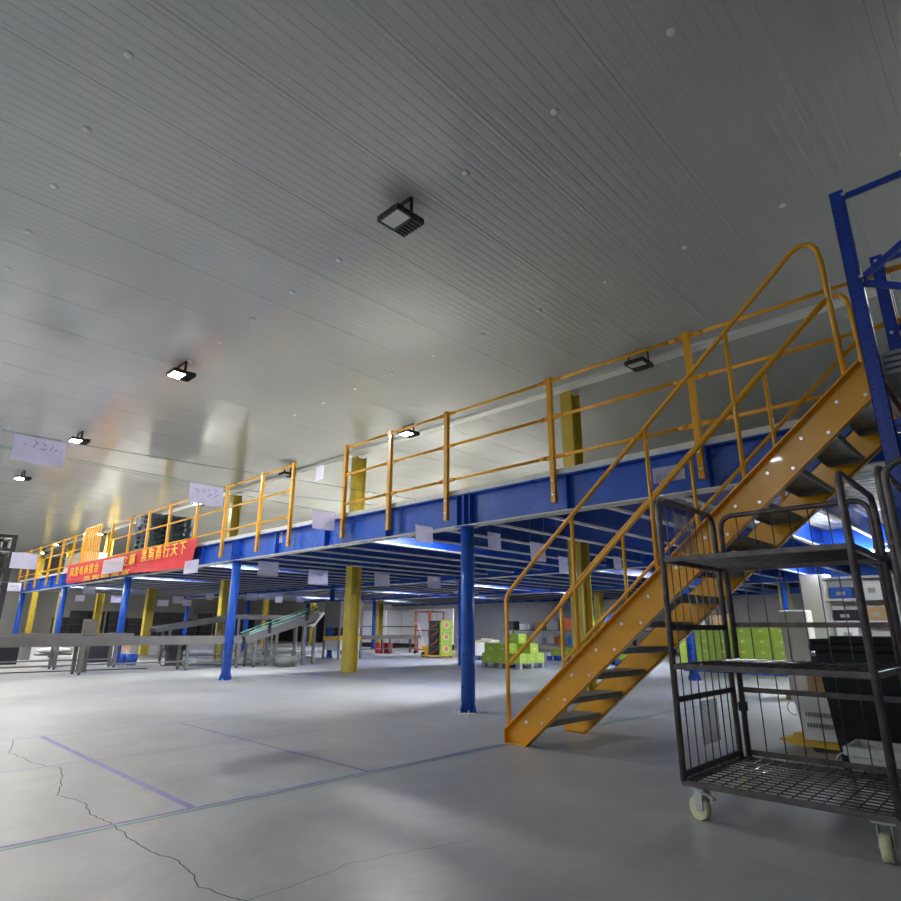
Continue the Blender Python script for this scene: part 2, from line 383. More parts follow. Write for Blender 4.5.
# ------------------------------------------------------------------ staircase
st = thing('steel_staircase', 'orange yellow steel staircase with grey treads rising to the mezzanine behind the cage cart', 'staircase', (-3.97, 5.4, 0))
SL = .835
def zs(x): return .13+SL*(x+3.97)
XE = -.575
def stringer(y, out):
    VD = .335                                          # vertical depth of the channel
    poly = [(-3.97, y, 0), (-3.97, y, zs(-3.97)), (XE-.06, y, zs(XE-.06)), (XE, y, zs(XE-.06)), (XE, y, zs(XE)-VD), (-3.97+VD/SL-.13/SL, y, 0)]
    b = MB().prism(poly, (0, .008*out, 0))
    a = math.atan(SL)
    n = V((-math.sin(a), 0, math.cos(a)))
    for (p, q, s) in ((V((-3.965, y, zs(-3.965))), V((XE-.06, y, zs(XE-.06))), -1), (V((-3.97+(VD-.13)/SL, y, 0.004)), V((XE, y, zs(XE)-VD)), 1)):
        p = p+n*.005*s; q = q+n*.005*s
        for sg in (out,):
            m1 = V((0, sg*.035, 0)); b.bar(p+m1, q+m1, .07, .01, up=n)
    b.bx((-3.97, y, 0), (-3.97+(VD-.13)/SL, y+.07*out, .008)).bx((-3.975, y, 0), (-3.968, y+.07*out, .13))
    o = b.build('stringer', M['orange'], st)
    for k in range(1, 13):
        zt = .2225*k
        for dx, dz in ((-.225, -.02), (-.045, -.012)):
            x = -3.97+(zt-.13)/SL+.335+dx
            MB().cyl((x, y+.002*out, zt+dz), (x, y+.018*out, zt+dz), .013, 8).build('bolt', M['bolt'], o)
    return o
stringer(4.93, -1); stringer(5.88, 1)
for k in range(1, 13):
    z = .2225*k; xc = -3.97+(z-.13)/SL+.20
    b = MB().bx((xc-.135, 4.935, z-.006), (xc+.135, 5.875, z)).bx((xc-.135, 4.935, z-.05), (xc-.129, 5.875, z)).bx((xc+.129, 4.935, z-.05), (xc+.135, 5.875, z))
    b.bx((xc-.13, 4.935, z-.05), (xc+.13, 4.941, z)).bx((xc-.13, 5.869, z-.05), (xc+.13, 5.875, z))
    b.build('tread', M['tread'], st)
def handrail(y, dz=0):
    r = .021
    pts = [(-3.955, y, .14), (-3.955, y, 1.30+dz)] + arc((-3.80, y, 1.30+dz), .155, PI, PI-.86, 5, (1, 0, 0), (0, 0, 1))
    def zr(x): return 2.10+.857*(x+3.12)+dz
    pts += [(-3.6, y, zr(-3.6)), (-1.02, y, zr(-1.02))]
    pts += [(-.94, y, zr(-1.02)+.07), (-.87, y, zr(-1.02)+.10), (-.80, y, zr(-1.02)+.085), (-.76, y, zr(-1.02)+.02), (-.745, y, zr(-1.02)-.10), (-.735, y, 2.82)]
    MB().tube(pts, r, 10).build('handrail', M['orange'], st)
    MB().tube([(-3.95, y, .70), (-.745, y, .70+.868*3.205)], .019, 10).build('middle_rail', M['orange'], st)
    for x in (-3.13, -2.31, -1.52): MB().tube([(x, y, zs(x)-.02), (x, y, zr(x))], .019, 10).build('baluster', M['orange'], st)
handrail(4.915); handrail(5.895, -.025)

# ------------------------------------------------------------------ ceiling floodlights
def floodlight(x, y, lit, label):
    t = thing('floodlight', label, 'floodlight', (x, y, H), 'floodlights on the ceiling')
    z = H-.215
    hb = MB().bx((x-.165, y-.20, z), (x+.165, y+.04, z+.045))
    MBf = MB()
    for a, c in (((x-.165, y-.20), (x+.165, y-.175)), ((x-.165, y+.015), (x+.165, y+.04)), ((x-.165, y-.20), (x-.14, y+.04)), ((x+.14, y-.20), (x+.165, y+.04))):
        MBf.bx((*a, z-.02), (*c, z+.001))
    h = hb.build('housing', M['blackmetal'], t)
    MBf.build('lens_frame', M['blackmetal'], h)
    MB().bx((x-.14, y-.175, z-.012), (x+.14, y+.015, z-.006)).build('lens', M['led'] if lit else M['reflector'], t)
    db = MB().bx((x-.165, y+.05, z-.015), (x+.165, y+.19, z+.05))
    for k in range(7): db.bx((x-.15+k*.05-.004, y+.05, z-.026), (x-.15+k*.05+.004, y+.19, z-.015))
    db.build('driver_box', M['blackmetal'], t)
    MB().bx((x-.18, y-.03, z+.01), (x-.17, y+.01, H-.012)).bx((x+.17, y-.03, z+.01), (x+.18, y+.01, H-.012)).bx((x-.18, y-.03, H-.012), (x+.18, y+.01, H)).build('bracket', M['blackmetal'], t)
    for s in (-1, 1): MB().cyl((x+s*.16, y-.01, z+.025), (x+s*.185, y-.01, z+.025), .016, 10).build('pivot_knob', M['blackmetal'], t)
EO = 32
FL = [(-4.26, 3.61, 0, 'unlit black floodlight on the bare ceiling, the nearest and largest one'),
      (-10.2, 3.7, 1, 'glaring lit floodlight on the ceiling at left centre, brightest in view'),
      (-15.9, 3.65, 1, 'lit floodlight beside the hanging paper sheet at upper left'),
      (-21.4, 3.63, 1, 'lit floodlight at the left edge below the hanging paper sheet'),
      (-9.75, 8.70, 1, 'floodlight seen edge-on above the railing right of the opening'),
      (-4.15, 8.85, 0, 'dark floodlight beyond the railing above the staircase foot'),
      (-15.16, 8.85, 0, 'dark floodlight seen edge-on above the railing post left of the opening'),
      (-21.3, 9.0, 1, 'floodlight half hidden behind the hanging paper above the railing'),
      (-26.7, 9.0, 1, 'lit floodlight over the yellow bar gate'),
      (-32.0, 9.0, 1, 'lit floodlight far away over the left end of the deck'),
      (-38.0, 8.6, 1, 'distant lit floodlight beyond the left end of the deck'),
      (-43.0, 9.1, 1, 'farthest lit floodlight before the left wall'),
      ]
for a in FL: floodlight(*a)
def off_lamp(x, y, e, col=(.90, .95, 1)):             # unseen lamps: the hall's further floodlights, plus added fill
    l = bpy.data.lights.new('unseen_lamp', 'AREA'); l.size = .27; l.energy = e; l.color = col
    o = bpy.data.objects.new('unseen_lamp', l); COL.objects.link(o); o.location = (x, y, H-.28)
for x in (-12.5, -18.2, -24, -29.8):
    for y in (-1.5, -6.6, -11.7): off_lamp(x, y, EO*(.5 if y > -5 else .95))
for x in (-26.7, -32.2, -37.7): off_lamp(x, 3.75, EO, (1, .97, .92))
for x in (-15.5, -20.5, -25.5, -30.5):
    for y in (16.0, 21.0): off_lamp(x, y, EO*.9, (1, .97, .92))
off_lamp(1.35, 8.85, EO*.4)
for x, y in ((-4.3, -6.6), (-4.3, -11.7), (1.2, -11.7)): off_lamp(x, y, EO*.75)  # added unseen fill lamps, brightening the near floor and the staircase

# LED tube battens under the deck
def batten(x, y, label, along_x=False, L_=1.2, z=2.68):
    t = thing('tube_light', label, 'light', (x, y, z), 'LED tube lights under the deck')
    a, w = (L_/2, .03)
    def B(z0, z1, l, ww): return MB().bx((x-(l if along_x else ww), y-(ww if along_x else l), z0), (x+(l if along_x else ww), y+(ww if along_x else l), z1))
    B(z-.03, z, a, .03).build('housing', M['white'], t)
    B(z-.042, z-.031, a-.02, .022).build('tube', M['tube'], t)
    d = V((1, 0, 0)) if along_x else V((0, 1, 0)); c = V((x, y, z-.021))
    for q in (-1, 1):
        e = c+d*q*(a+.004); MB().bx(e-V((.03, .03, .021)) if False else (e.x-(.008 if along_x else .031), e.y-(.031 if along_x else .008), z-.046), (e.x+(.008 if along_x else .031), e.y+(.031 if along_x else .008), z+.0)).build('end_cap', M['white'], t)
JX = lambda x: -5.66+.943*round((x+5.66)/.943)-.045
near = {(-7.8, 7.8): 'lit tube light under the deck just left of the nearest blue post', (-14, 7.9): 'lit tube light under the deck left of the lone yellow column',
        (-1.75, 11.4): 'glaring tube light above the black bin seen past the cage cart', (-7.8, 13.9): 'lit tube light right of the column behind the staircase',
        (-20.2, 7.8): 'lit tube light under the deck below the banner right end'}
for x in (-7.8, -14, -20.2, -26.2):
    for y in (7.8, 13.9, 18.3, 23.5):
        k = (x, 7.9) if (x, y) == (-14, 7.8) else (x, y)
        batten(JX(x), y, near.get(k, 'one of the distant lit tube lights under the deck'))
batten(JX(-1.75), 11.4, near[(-1.75, 11.4)])
batten(-1.9, 13.2-.35, 'lit tube light above the white shelving at right', True, z=2.42)
batten(JX(-3.5), 18.3, 'tube light in front of the white shelving')

# ------------------------------------------------------------------ hanging papers
def sheet(x, y, z, w, h, label, mat='paper', tilt=0.0, scrib=False, axis='y', name='paper_sheet', group=None):
    b = MB(); n = 6; rows = []
    for j in range(5):
        v = j/4
        rows.append([b.bm.verts.new(((x+.012*math.sin(v*2+i)*(v)+tilt*v, y-w/2+w*i/n, z+h/2-h*v) if axis == 'y' else (x-w/2+w*i/n, y-.004-.004*math.sin(i), z+h/2-h*v))) for i in range(n+1)])
    for a, c in zip(rows, rows[1:]):
        for i in range(n): b.bm.faces.new((a[i], a[i+1], c[i+1], c[i]))
    ext = bmesh.ops.solidify(b.bm, geom=b.bm.faces[:], thickness=.0012)
    o = b.build(name, M[mat], None, base=(x, y, z))
    tag(o, label, 'paper', group or 'paper sheets hung around the mezzanine')
    if scrib: scribble(o, x+.0, y, z, w, h, axis)
    return o
def scribble(o, x, y, z, w, h, axis):
    b = MB(); rnd = random.Random(int(abs(x*100)+abs(z*10)))
    for k in range(4):
        cx = -w*.3+k*w*.19
        for s in range(4):
            p = (cx+rnd.uniform(-.08, .08)*w, rnd.uniform(.02, .26)*h); q = (cx+rnd.uniform(-.08, .08)*w, p[1]+rnd.uniform(-.22, .12)*h)
            for e in (.022,):
                if axis == 'y': b.bar((x+e, y+p[0], z+p[1]), (x+e, y+q[0], z+q[1]), .004, .006)
                else: b.bar((x+p[0], y-.012, z+p[1]), (x+q[0], y-.012, z+q[1]), .004, .006)
    b.build('handwriting', M['ink'], o)
sheet(-6.51, 1.18, 2.62, .42, .26, 'white handwritten sheet hanging from a green string at upper left, nearest the camera', tilt=.06, scrib=True)
sheet(-7.61, 3.28, 2.70, .45, .27, 'white handwritten sheet hanging from a string in front of the railing and yellow column', tilt=.03, scrib=True)
sheet(-8.72, 5.86, 2.83, .46, .33, 'plain sheet hanging in the railing opening above the blue beam')
sheet(-15.80, 3.02, 2.41, .49, .33, 'white sheet hanging in front of the far left end of the deck')
sheet(-17.30, 3.22, 1.93, .26, .19, 'small sheet hanging below another at the far left edge', scrib=True)
sheet(-9.22, 6.05+.0, 3.80, .25, .27, 'small upright sheet high in the railing opening', axis='x')
sheet(-2.68, 6.185, 2.67, .36, .17, 'white notice with small print taped on the blue edge beam behind the stair rail', axis='x', name='notice')
sheet(-10.72, 6.185, 2.76, .27, .22, 'small scribbled white notice taped on the blue beam below the railing end', axis='x', name='notice', scrib=True)
sheet(-19.45, 5.90, 2.76, 1.76, .42, 'white sheet covering the middle of the red banner', axis='x')
sheet(-14.0, 5.90, 2.38, .75, .30, 'white sheet hanging at the lower right corner of the red banner', axis='x')
text_mesh('lettering', '禁止上', .07, M['ink'], Matrix.Translation((-2.83, 6.172, 2.61)) @ Matrix.Rotation(PI/2, 4, 'X'), bpy.data.objects['notice'], base=(-2.68, 6.185, 2.67), ext=.0008)
UP = [(-6.23, 5.90, 2.34, .34, .24, 'grey sheet hanging below the edge beam just left of the nearest blue post'), (-5.51, 6.60, 2.25, .29, .23, 'grey sheet hanging just right of the nearest blue post'),
      (-4.90, 6.80, 2.06, .35, .25, 'grey sheet hanging left of the low handrail bend'), (-5.62, 8.50, 2.06, .27, .26, 'grey sheet hanging left of the column behind the staircase'),
      (-5.40, 9.90, 2.19, .28, .21, 'grey sheet half hidden behind the handrail right of the column'), (-5.61, 12.0, 2.28, .39, .25, 'grey sheet hanging under the staircase middle'),
      (-12.13, 6.80, 2.28, .50, .31, 'grey sheet hanging right of the second blue post'), (-11.08, 7.40, 2.08, .49, .30, 'grey creased sheet hanging left of the lone yellow column'),
      (-11.85, 9.80, 2.20, .49, .30, 'grey sheet hanging right of the lone yellow column'), (-12.23, 12.0, 2.29, .51, .31, 'grey sheet hanging deep under the deck left of the nearest post'),
      (-24.91, 6.90, 2.32, .41, .29, 'pale sheet hanging below the left half of the red banner'), (-31.81, 8.5, 2.30, .38, .28, 'pale sheet at the far left between two front posts')]
def threads(o, x, y, z, w, h):
    for e in (-1, 1):
        yy = y+e*w*.46
        MB().tube([(x, yy, z+h/2-.004), (x, max(yy, 6.12) if y < 6.2 else yy, 2.425 if y < 6.2 else 2.885)], .0022, 4).build('hanging_thread', M['string'], o)
for u in UP: threads(sheet(*u), *u[:5])
for u in [(-24.33, 13.0, 2.29, .48, .30), (-27.23, 16.0, 2.36, .40, .28), (-26.13, 16.5, 2.36, .40, .28), (-27.25, 12.5, 2.36, .35, .27), (-27.03, 11.0, 2.17, .47, .30), (-30.81, 13.0, 2.20, .43, .30), (-31.23, 12.0, 2.17, .53, .30), (-28.56, 9.0, 2.18, .40, .30)]:
    threads(sheet(*u, 'tiny grey sheet hanging far under the deck at left', group='tiny paper sheets far under the deck'), *u)
def line(name, pts, label):
    o = MB().tube(pts, .004, 5).build(name, M['string']); return tag(o, label, 'string', 'strings across the hall')
line('hanging_string', [(-6.51, -15.99, 3.2), (-6.51, .9, 2.757), (-6.51, 1.45, 2.757), (-6.51, 6.0, 2.9)], 'green string stretched over the nearest hanging sheet')
line('hanging_string', [(-7.61, -15.99, 3.2), (-7.61, 3.0, 2.842), (-7.61, 3.55, 2.842), (-7.61, 6.02, 2.97)], 'green string holding the handwritten sheet before the railing')
line('hanging_string', [(-8.72, -15.99, 3.6), (-8.72, 5.6, 2.998), (-8.72, 6.1, 2.998), (-8.72, 27.99, 3.4)], 'string carrying the plain sheet through the railing opening')
line('hanging_string', [(-10.10, 6.04, 3.94), (-9.35, 6.045, 3.937), (-8.45, 6.04, 3.94)], 'string tied across the railing opening with a small upright sheet')
line('hanging_string', [(-15.8, -15.99, 3.0), (-15.8, 2.7, 2.577), (-15.8, 3.3, 2.577), (-15.8, 6.3, 2.43)], 'string over the white sheet before the far left deck end')
line('hanging_string', [(-17.3, -15.99, 2.4), (-17.3, 3.1, 2.027), (-17.3, 3.4, 2.027), (-17.3, 6.2, 2.42)], 'string over the small low sheet at the far left edge')
tf = MB()
for k in range(14):
    yy = (.86 if k < 7 else 1.44)+random.uniform(-.06, .06); tf.tube([(-6.51, yy, 2.757), (-6.51+random.uniform(-.03, .03), yy+random.uniform(-.06, .06), 2.757+random.uniform(-.03, .07))], .003, 4)
tf.build('frayed_end', M['white'], bpy.data.objects['hanging_string'])

# ------------------------------------------------------------------ red banner
bn = thing('red_banner', 'long red cloth banner with yellow Chinese lettering along the deck edge at left', 'banner', (-19.2, 5.98, 2.42))
b = MB(); nx, nz = 60, 10; grid = []
for j in range(nz+1):
    v = j/nz
    row = []
    for i in range(nx+1):
        u = i/nx
        x = -24.35+u*(10.40)-(.32*v if u > .9 else 0)*((u-.9)/.1) + .12*(1-v)*(0)
        z = 3.10-.05*u-(.62+.03*math.sin(u*9))*v-.05*math.sin(u*PI)*(1-v)*.4
        y = 5.985+.018*math.sin(u*38+v*3)*v*.6+.02*math.sin((u*6-v*4))*(v)-.012
        row.append(b.bm.verts.new((x, y, z)))
    grid.append(row)
for r0, r1 in zip(grid, grid[1:]):
    for i in range(nx):
        f = b.bm.faces.new((r0[i], r0[i+1], r1[i+1], r1[i])); f.smooth = True
b.build('cloth', M['red'], bn)
def btext(s, x0, x1, z, size):
    pitch = (x1-x0)/len(s)
    for i, chh in enumerate(s):
        T = Matrix.Translation((x0+i*pitch, 5.925, z-.04)) @ Matrix.Rotation(PI/2, 4, 'X')
        text_mesh('character', chh, size, M['gold'], T, bn, base=(-19.2, 5.98, 2.42), sx=pitch/size*.86, ext=.004)
btext('风雷电商擂台', -23.8, -20.75, 2.73, .33)
btext('问鼎巅之巅', -20.4, -17.7, 2.76, .33)
btext('黑狗勇行天下', -17.35, -14.4, 2.79, .35)
btext('黑狗物流宣', -22.2, -17.9, 2.50, .16)
for xx in (-24.35, -13.95): MB().tube([(xx, 5.97, 3.07), (xx, 6.02, 3.10)], .006, 5).build('tie', M['white'], bn)

# ------------------------------------------------------------------ cage carts
def make_cart(label):
    t = thing('cage_cart', label, 'cart', (0, 0, 0), 'wire cage carts')
    W, D, Zb, Zt = 1.035, .985, .20, 1.88
    def arch(a, bb):                                   # inverted U in the vertical plane a-b
        a, bb = V(a), V(bb); d = (bb-a).normalized(); r = .09; up = V((0, 0, 1))
        top = Zt
        return [a] + [V((a.x, a.y, top-r))] + arc(V((a.x, a.y, top-r))+d*r, r, PI, PI/2, 5, d, up)[1:] + arc(V((bb.x, bb.y, top-r))-d*r, r, PI/2, 0, 5, d, up) + [bb]
    def panel(name, a, bb, nw, flats):
        a, bb = V(a), V(bb); d = (bb-a).normalized(); L_ = (bb-a).length
        b = MB().tube(arch(a, bb), .019, 10)
        n = V((-d.y, d.x, 0))
        for z in flats: b.bar(a+d*.015+V((0, 0, z-Zb)), bb-d*.015+V((0, 0, z-Zb)), .008, .034)
        p = b.build(name, M['cart'], t)
        b = MB()
        for k in range(nw):
            q = a+d*(L_*(k+1)/(nw+1)); b.tube([(q.x, q.y, Zb), (q.x, q.y, Zt-.005)], .0038, 6)
        if nw: b.build('wire_infill', M['cart'], p)
        else: b.bm.free()
        return p
    panel('side_panel', (0, 0, Zb), (0, D-.06, Zb), 7, (.235, .64, 1.06))
    panel('side_panel', (W, 0, Zb), (W, D-.06, Zb), 0, (.235,))
    panel('back_panel', (.035, D, Zb), (W-.035, D, Zb), 7, (.235, .64, 1.08))
    def shelf(name, z, step, fw=.035):
        b = MB().bar((0, 0, z), (W, 0, z), .03, fw).bar((0, D-.03, z), (W, D-.03, z), .03, fw).bar((0, 0, z), (0, D-.03, z), .03, fw).bar((W, 0, z), (W, D-.03, z), .03, fw)
        s = b.build(name, M['cart'], t); b = MB()
        y = step
        while y < D-.04: b.tube([(0, y, z+.012), (W, y, z+.012)], .004, 5); y += step
        x = step
        while x < W: b.tube([(x, 0, z+.018), (x, D-.03, z+.018)], .004, 5); x += step
        b.build('wire_mesh', M['cart'], s)
    shelf('base_deck', .195, .072, .03); shelf('middle_shelf', .83, .06, .03); shelf('top_shelf', 1.475, .06, .03)
    for x, y, a in ((.08, .06, -.35), (W-.08, .06, 1.62), (.08, D-.1, .3), (W-.08, D-.1, -.2)):
        c = thing('caster', None, None); del_ = c
        bpy.data.objects.remove(c)
        R = lambda px, py: (x+px*math.cos(a)-py*math.sin(a), y+px*math.sin(a)+py*math.cos(a))
        hx, hy = R(-.03, 0)
        fk = MB().box((x, y, .168), (.10, .10, .01), a)
        for s in (-1, 1):
            px, py = R(-.012, s*.03); fk.box((px, py, .112), (.055, .005, .11), a)
        px, py = R(0, 0); fk.cyl((x, y, .165), (x, y, .15), .035, 14)
        f = fk.build('caster', M['zinc'], t)
        p, q = R(-.03, -.022), R(-.03, .022)
        MB().cyl((*p, .062), (*q, .062), .062, 24).build('wheel', M['caster'], f, bevel=0)
        p, q = R(-.03, -.036), R(-.03, .036)
        MB().cyl((*p, .062), (*q, .062), .01, 8).build('axle', M['bolt'], f)
        px, py = R(.055, 0); MB().box((px, py, .135), (.05, .03, .012), a, ry=.5).build('brake_pedal', M['zinc'], f)
    MB().bx((.015, D-.035, .50), (.06, D+.02, .56)).build('hinge_clip', M['blackmetal'], t)
    return t
cart = make_cart('dark brown wire cage cart with two shelves and cream casters in front of the staircase')
cart.location = (-1.72, 3.745, 0)
c2 = dup(cart, loc=(.53, 4.68, 0), rz=PI, label='second dark wire cage cart cut off by the right picture edge')
sl = MB().bx((-1.745, 4.05, 1.56), (-1.742, 4.36, 1.83)).build('document_sleeve', M['sleeve'], None, base=(-1.744, 4.2, 1.56)); tag(sl, 'clear plastic sleeve hung high on the left side of the cage cart', 'sleeve', 'plastic sleeves on the cage cart')
sl = MB().bx((-1.745, 4.13, .34), (-1.742, 4.42, .60)).build('document_sleeve', M['sleeve'], None, base=(-1.744, 4.2, .34)); tag(sl, 'clear plastic sleeve hung low on the left side of the cage cart', 'sleeve', 'plastic sleeves on the cage cart')

# ------------------------------------------------------------------ pallet rack at right
rk = thing('pallet_rack', 'tall blue pallet rack with slotted uprights at the right picture edge', 'rack', (0, 5.3, 0))
def upright(x, y, zt):
    b = MB().bx((x-.045, y-.035, .01), (x+.045, y-.031, zt)).bx((x-.045, y-.035, .01), (x-.041, y+.035, zt)).bx((x+.041, y-.035, .01), (x+.045, y+.035, zt))
    b.bx((x-.009, y-.0375, .01), (x+.009, y-.034, zt)).bx((x-.06, y-.045, 0), (x+.06, y+.045, .01))
    u = b.build('upright', M['rackblue'], rk)
    b = MB(); z = .3
    while z < zt-.06:
        for s in (-.028, .028):
            b.cyl((x+s, y-.0352, z), (x+s, y-.0365, z), .006, 6)
        b.cyl((x+.0452, y, z), (x+.0465, y, z), .006, 6); z += .075
    b.build('slot_row', M['hole'], u)
    return u
for y in (4.76, 5.93):
    upright(-.54 if y < 5 else -.49, y, 4.22); upright(.55, y, 4.22)
    b = MB().bar((-.495, y, 4.17), (.505, y, 4.17), .03, .04).bar((-.495, y, .3), (.505, y, .3), .03, .04)
    z = 3.47; dr = 1
    while z > .6:
        b.bar((-.495, y+.0, z), (.505, y, z+.62 if z > 3.4 else z), .03, .045)
        b.bar((-.495, y+.012, z-.03), (.505, y+.012, z-.6), .03, .045); z -= 1.1
    b.build('bracing', M['rackblue'], rk)
    for z in (4.17, 3.47): MB().cyl((-.495, y-.036, z), (-.495, y-.048, z), .014, 8).build('bolt', M['bolt'], rk)
for x in (-.53, .53): MB().bx((x-.02, 4.795, 2.62), (x+.02, 5.895, 2.74)).build('shelf_beam', M['darkred'], rk)
b = MB()
for k in range(4): b.bx((-.505+.01*k, 4.83, 2.74+k*.045), (.55, 5.85, 2.74+k*.045+.03)).bx((-.50, 4.9, 2.77+k*.045), (.5, 5.8, 2.785+k*.045))
tag(b.build('sheet_stack', M['greypl'], None, base=(0, 5.4, 2.74)), 'stack of grey corrugated sheets lying on the red beams of the blue rack', 'sheets')

# ------------------------------------------------------------------ bin, crates, pallet truck behind the cart
bi = thing('waste_bin', 'large black plastic wheeled bin standing under the staircase behind the cage cart', 'bin', (-1.0, 5.5, 0))
x0, x1, y0, y1 = -1.30, -.64, 5.22, 5.84
b = MB(); lo = [b.bm.verts.new(p) for p in ((x0+.06, y0+.06, .06), (x1-.06, y0+.06, .06), (x1-.06, y1-.06, .06), (x0+.06, y1-.06, .06))]
hi = [b.bm.verts.new(p) for p in ((x0-.0, y0, .93), (x1, y0, .93), (x1, y1, .93), (x0-.0, y1, .93))]
b.bm.faces.new(lo[::-1]); b.bm.faces.new(hi)
for i in range(4): b.bm.faces.new((lo[i], lo[(i+1) % 4], hi[(i+1) % 4], hi[i]))
b.build('body', M['black'], bi)
MB().bx((x0-.03, y0-.03, .90), (x1+.02, y1+.01, .95)).build('rim', M['black'], bi, bevel=.008)
MB().bx((x0-.02, y0-.02, .952), (x1+.01, y1, .985)).bx((x0+.1, y0+.05, .985), (x1-.1, y1-.1, 1.005)).build('lid', M['black'], bi, bevel=.006)
for xx in (x0+.12, x1-.12):
    for yy in (y0+.12, y1-.12): MB().cyl((xx-.02, yy, .04), (xx+.02, yy, .04), .04, 14).bx((xx-.025, yy-.02, .04), (xx+.025, yy+.02, .07)).build('wheel', M['blackmetal'], bi)

def crate(base, w, d, h, label, rz=0, loop=True):
    t = thing('plastic_crate', label, 'crate', (0, 0, 0), 'white plastic crates')
    th = .012; k = .04
    def wall(a0, a1, b0, b1):                           # a: bottom pts, b: top pts
        pass
    b = MB()
    o = [(-w/2+k, -d/2+k, .0), (w/2-k, -d/2+k, .0), (w/2-k, d/2-k, .0), (-w/2+k, d/2-k, .0)]
    p = [(-w/2, -d/2, h), (w/2, -d/2, h), (w/2, d/2, h), (-w/2, d/2, h)]
    vo = [b.bm.verts.new(q) for q in o]; vp = [b.bm.verts.new(q) for q in p]
    b.bm.faces.new(vo[::-1])
    for i in range(4): b.bm.faces.new((vo[i], vo[(i+1) % 4], vp[(i+1) % 4], vp[i]))
    bmesh.ops.recalc_face_normals(b.bm, faces=b.bm.faces[:])
    bmesh.ops.solidify(b.bm, geom=b.bm.faces[:], thickness=.010)
    b.build('body', M['white'], t)
    b = MB()
    for s in (-1, 1):
        b.bx((-w/2-.012, s*d/2-.012, h-.05), (w/2+.012, s*d/2+.012, h)); b.bx((s*w/2-.012, -d/2, h-.05), (s*w/2+.012, d/2, h))
    b.build('rim', M['white'], t)
    b = MB()
    for i in range(12):
        for z in (h*.30, h*.55): b.bx((-w/2+.08+i*(w-.16)/12, -d/2+.012-.012*(z/h)*2, z), (-w/2+.08+i*(w-.16)/12+.011, -d/2+.032-.012*(z/h)*2, z+.035))
    b.build('slot_row', M['greypl'], t)
    if loop: MB().tube(arc((-w/2-.005, -d/2+.02, h-.10), .06, -1.75, 1.75, 10, (-1, 0, 0), (0, 0, 1)), .006, 6).build('handle', M['zinc'], t)
    t.location = base; t.rotation_euler = (0, 0, rz)
    return t
cr = crate((-.83, 4.99, 0), .56, .36, .33, 'white slotted plastic crate with red lettering on the floor before the black bin')
b = MB()
for i in range(4): b.bar((.0+i*.07, -.165, .09), (.05+i*.07, -.168, .15), .004, .014).bar((.02+i*.07, -.165, .13), (.06+i*.07, -.166, .10), .004, .012)
b.build('lettering', M['pink'], cr)
hp = thing('hand_pallet_truck', 'yellow hand pallet truck with low forks half hidden behind the black bin', 'pallet truck', (-1.45, 6.75, 0))
for y in (6.55, 6.95):
    b = MB().prism([(-2.02, y-.08, .075), (-1.86, y-.08, .045), (-.95, y-.08, .045), (-.95, y-.08, .11), (-1.75, y-.08, .11), (-2.0, y-.08, .095)], (0, .16, 0)).build('fork', M['yellow'], hp)
    MB().cyl((-1.72, y-.04, .04), (-1.72, y+.04, .04), .04, 14).build('load_roller', M['blackmetal'], b)
MB().bx((-.95, 6.46, .05), (-.80, 7.04, .32)).build('pump_body', M['yellow'], hp)
MB().tube([(-.80, 6.75, .30), (-.62, 6.75, 1.05)], .02, 10).tube([(-.62, 6.62, 1.05), (-.62, 6.88, 1.05)], .016, 8).build('tiller', M['blackmetal'], hp)
MB().cyl((-.78, 6.72, .085), (-.78, 6.78, .085), .085, 18).build('steer_wheel', M['blackmetal'], hp)
crate((-1.60, 6.62, .112), .44, .5, .36, 'white plastic crate riding on the yellow pallet truck forks')
cb_ = MB().bx((-2.05, 7.75, 0), (-1.3, 8.4, .60)).build('cardboard_box', M['brown'], None, base=(-1.7, 8.0, 0)); tag(cb_, 'large brown cardboard box on the floor left of the black bin', 'box')
MB().bx((-2.05, 8.06, .598), (-1.3, 8.09, .602)).build('packing_tape', M['cream'], cb_)
fb = MB().bx((-1.98, 7.8, .602), (-1.35, 8.3, .80)).build('plastic_box', M['blackmetal'], None, base=(-1.7, 8.0, .602)); tag(fb, 'flat black box resting on the large brown cardboard box', 'box')
MB().bx((-1.99, 7.79, .77), (-1.34, 8.31, .802)).build('lid', M['greypl'], fb)
wl = thing('wrapped_pallet_load', 'tall pallet load wrapped in white film left of the black bin', 'pallet load', (-2.95, 11.1, 0))
MB().bx((-3.15, 10.9, .13), (-2.75, 11.25, 1.35)).build('load', M['cream'], wl, bevel=.03)
MB().bx((-3.2, 10.85, .10), (-2.7, 11.3, .13)).bx((-3.2, 10.85, 0), (-2.7, 10.95, .1)).bx((-3.2, 11.2, 0), (-2.7, 11.3, .1)).build('pallet', M['brown'], wl)

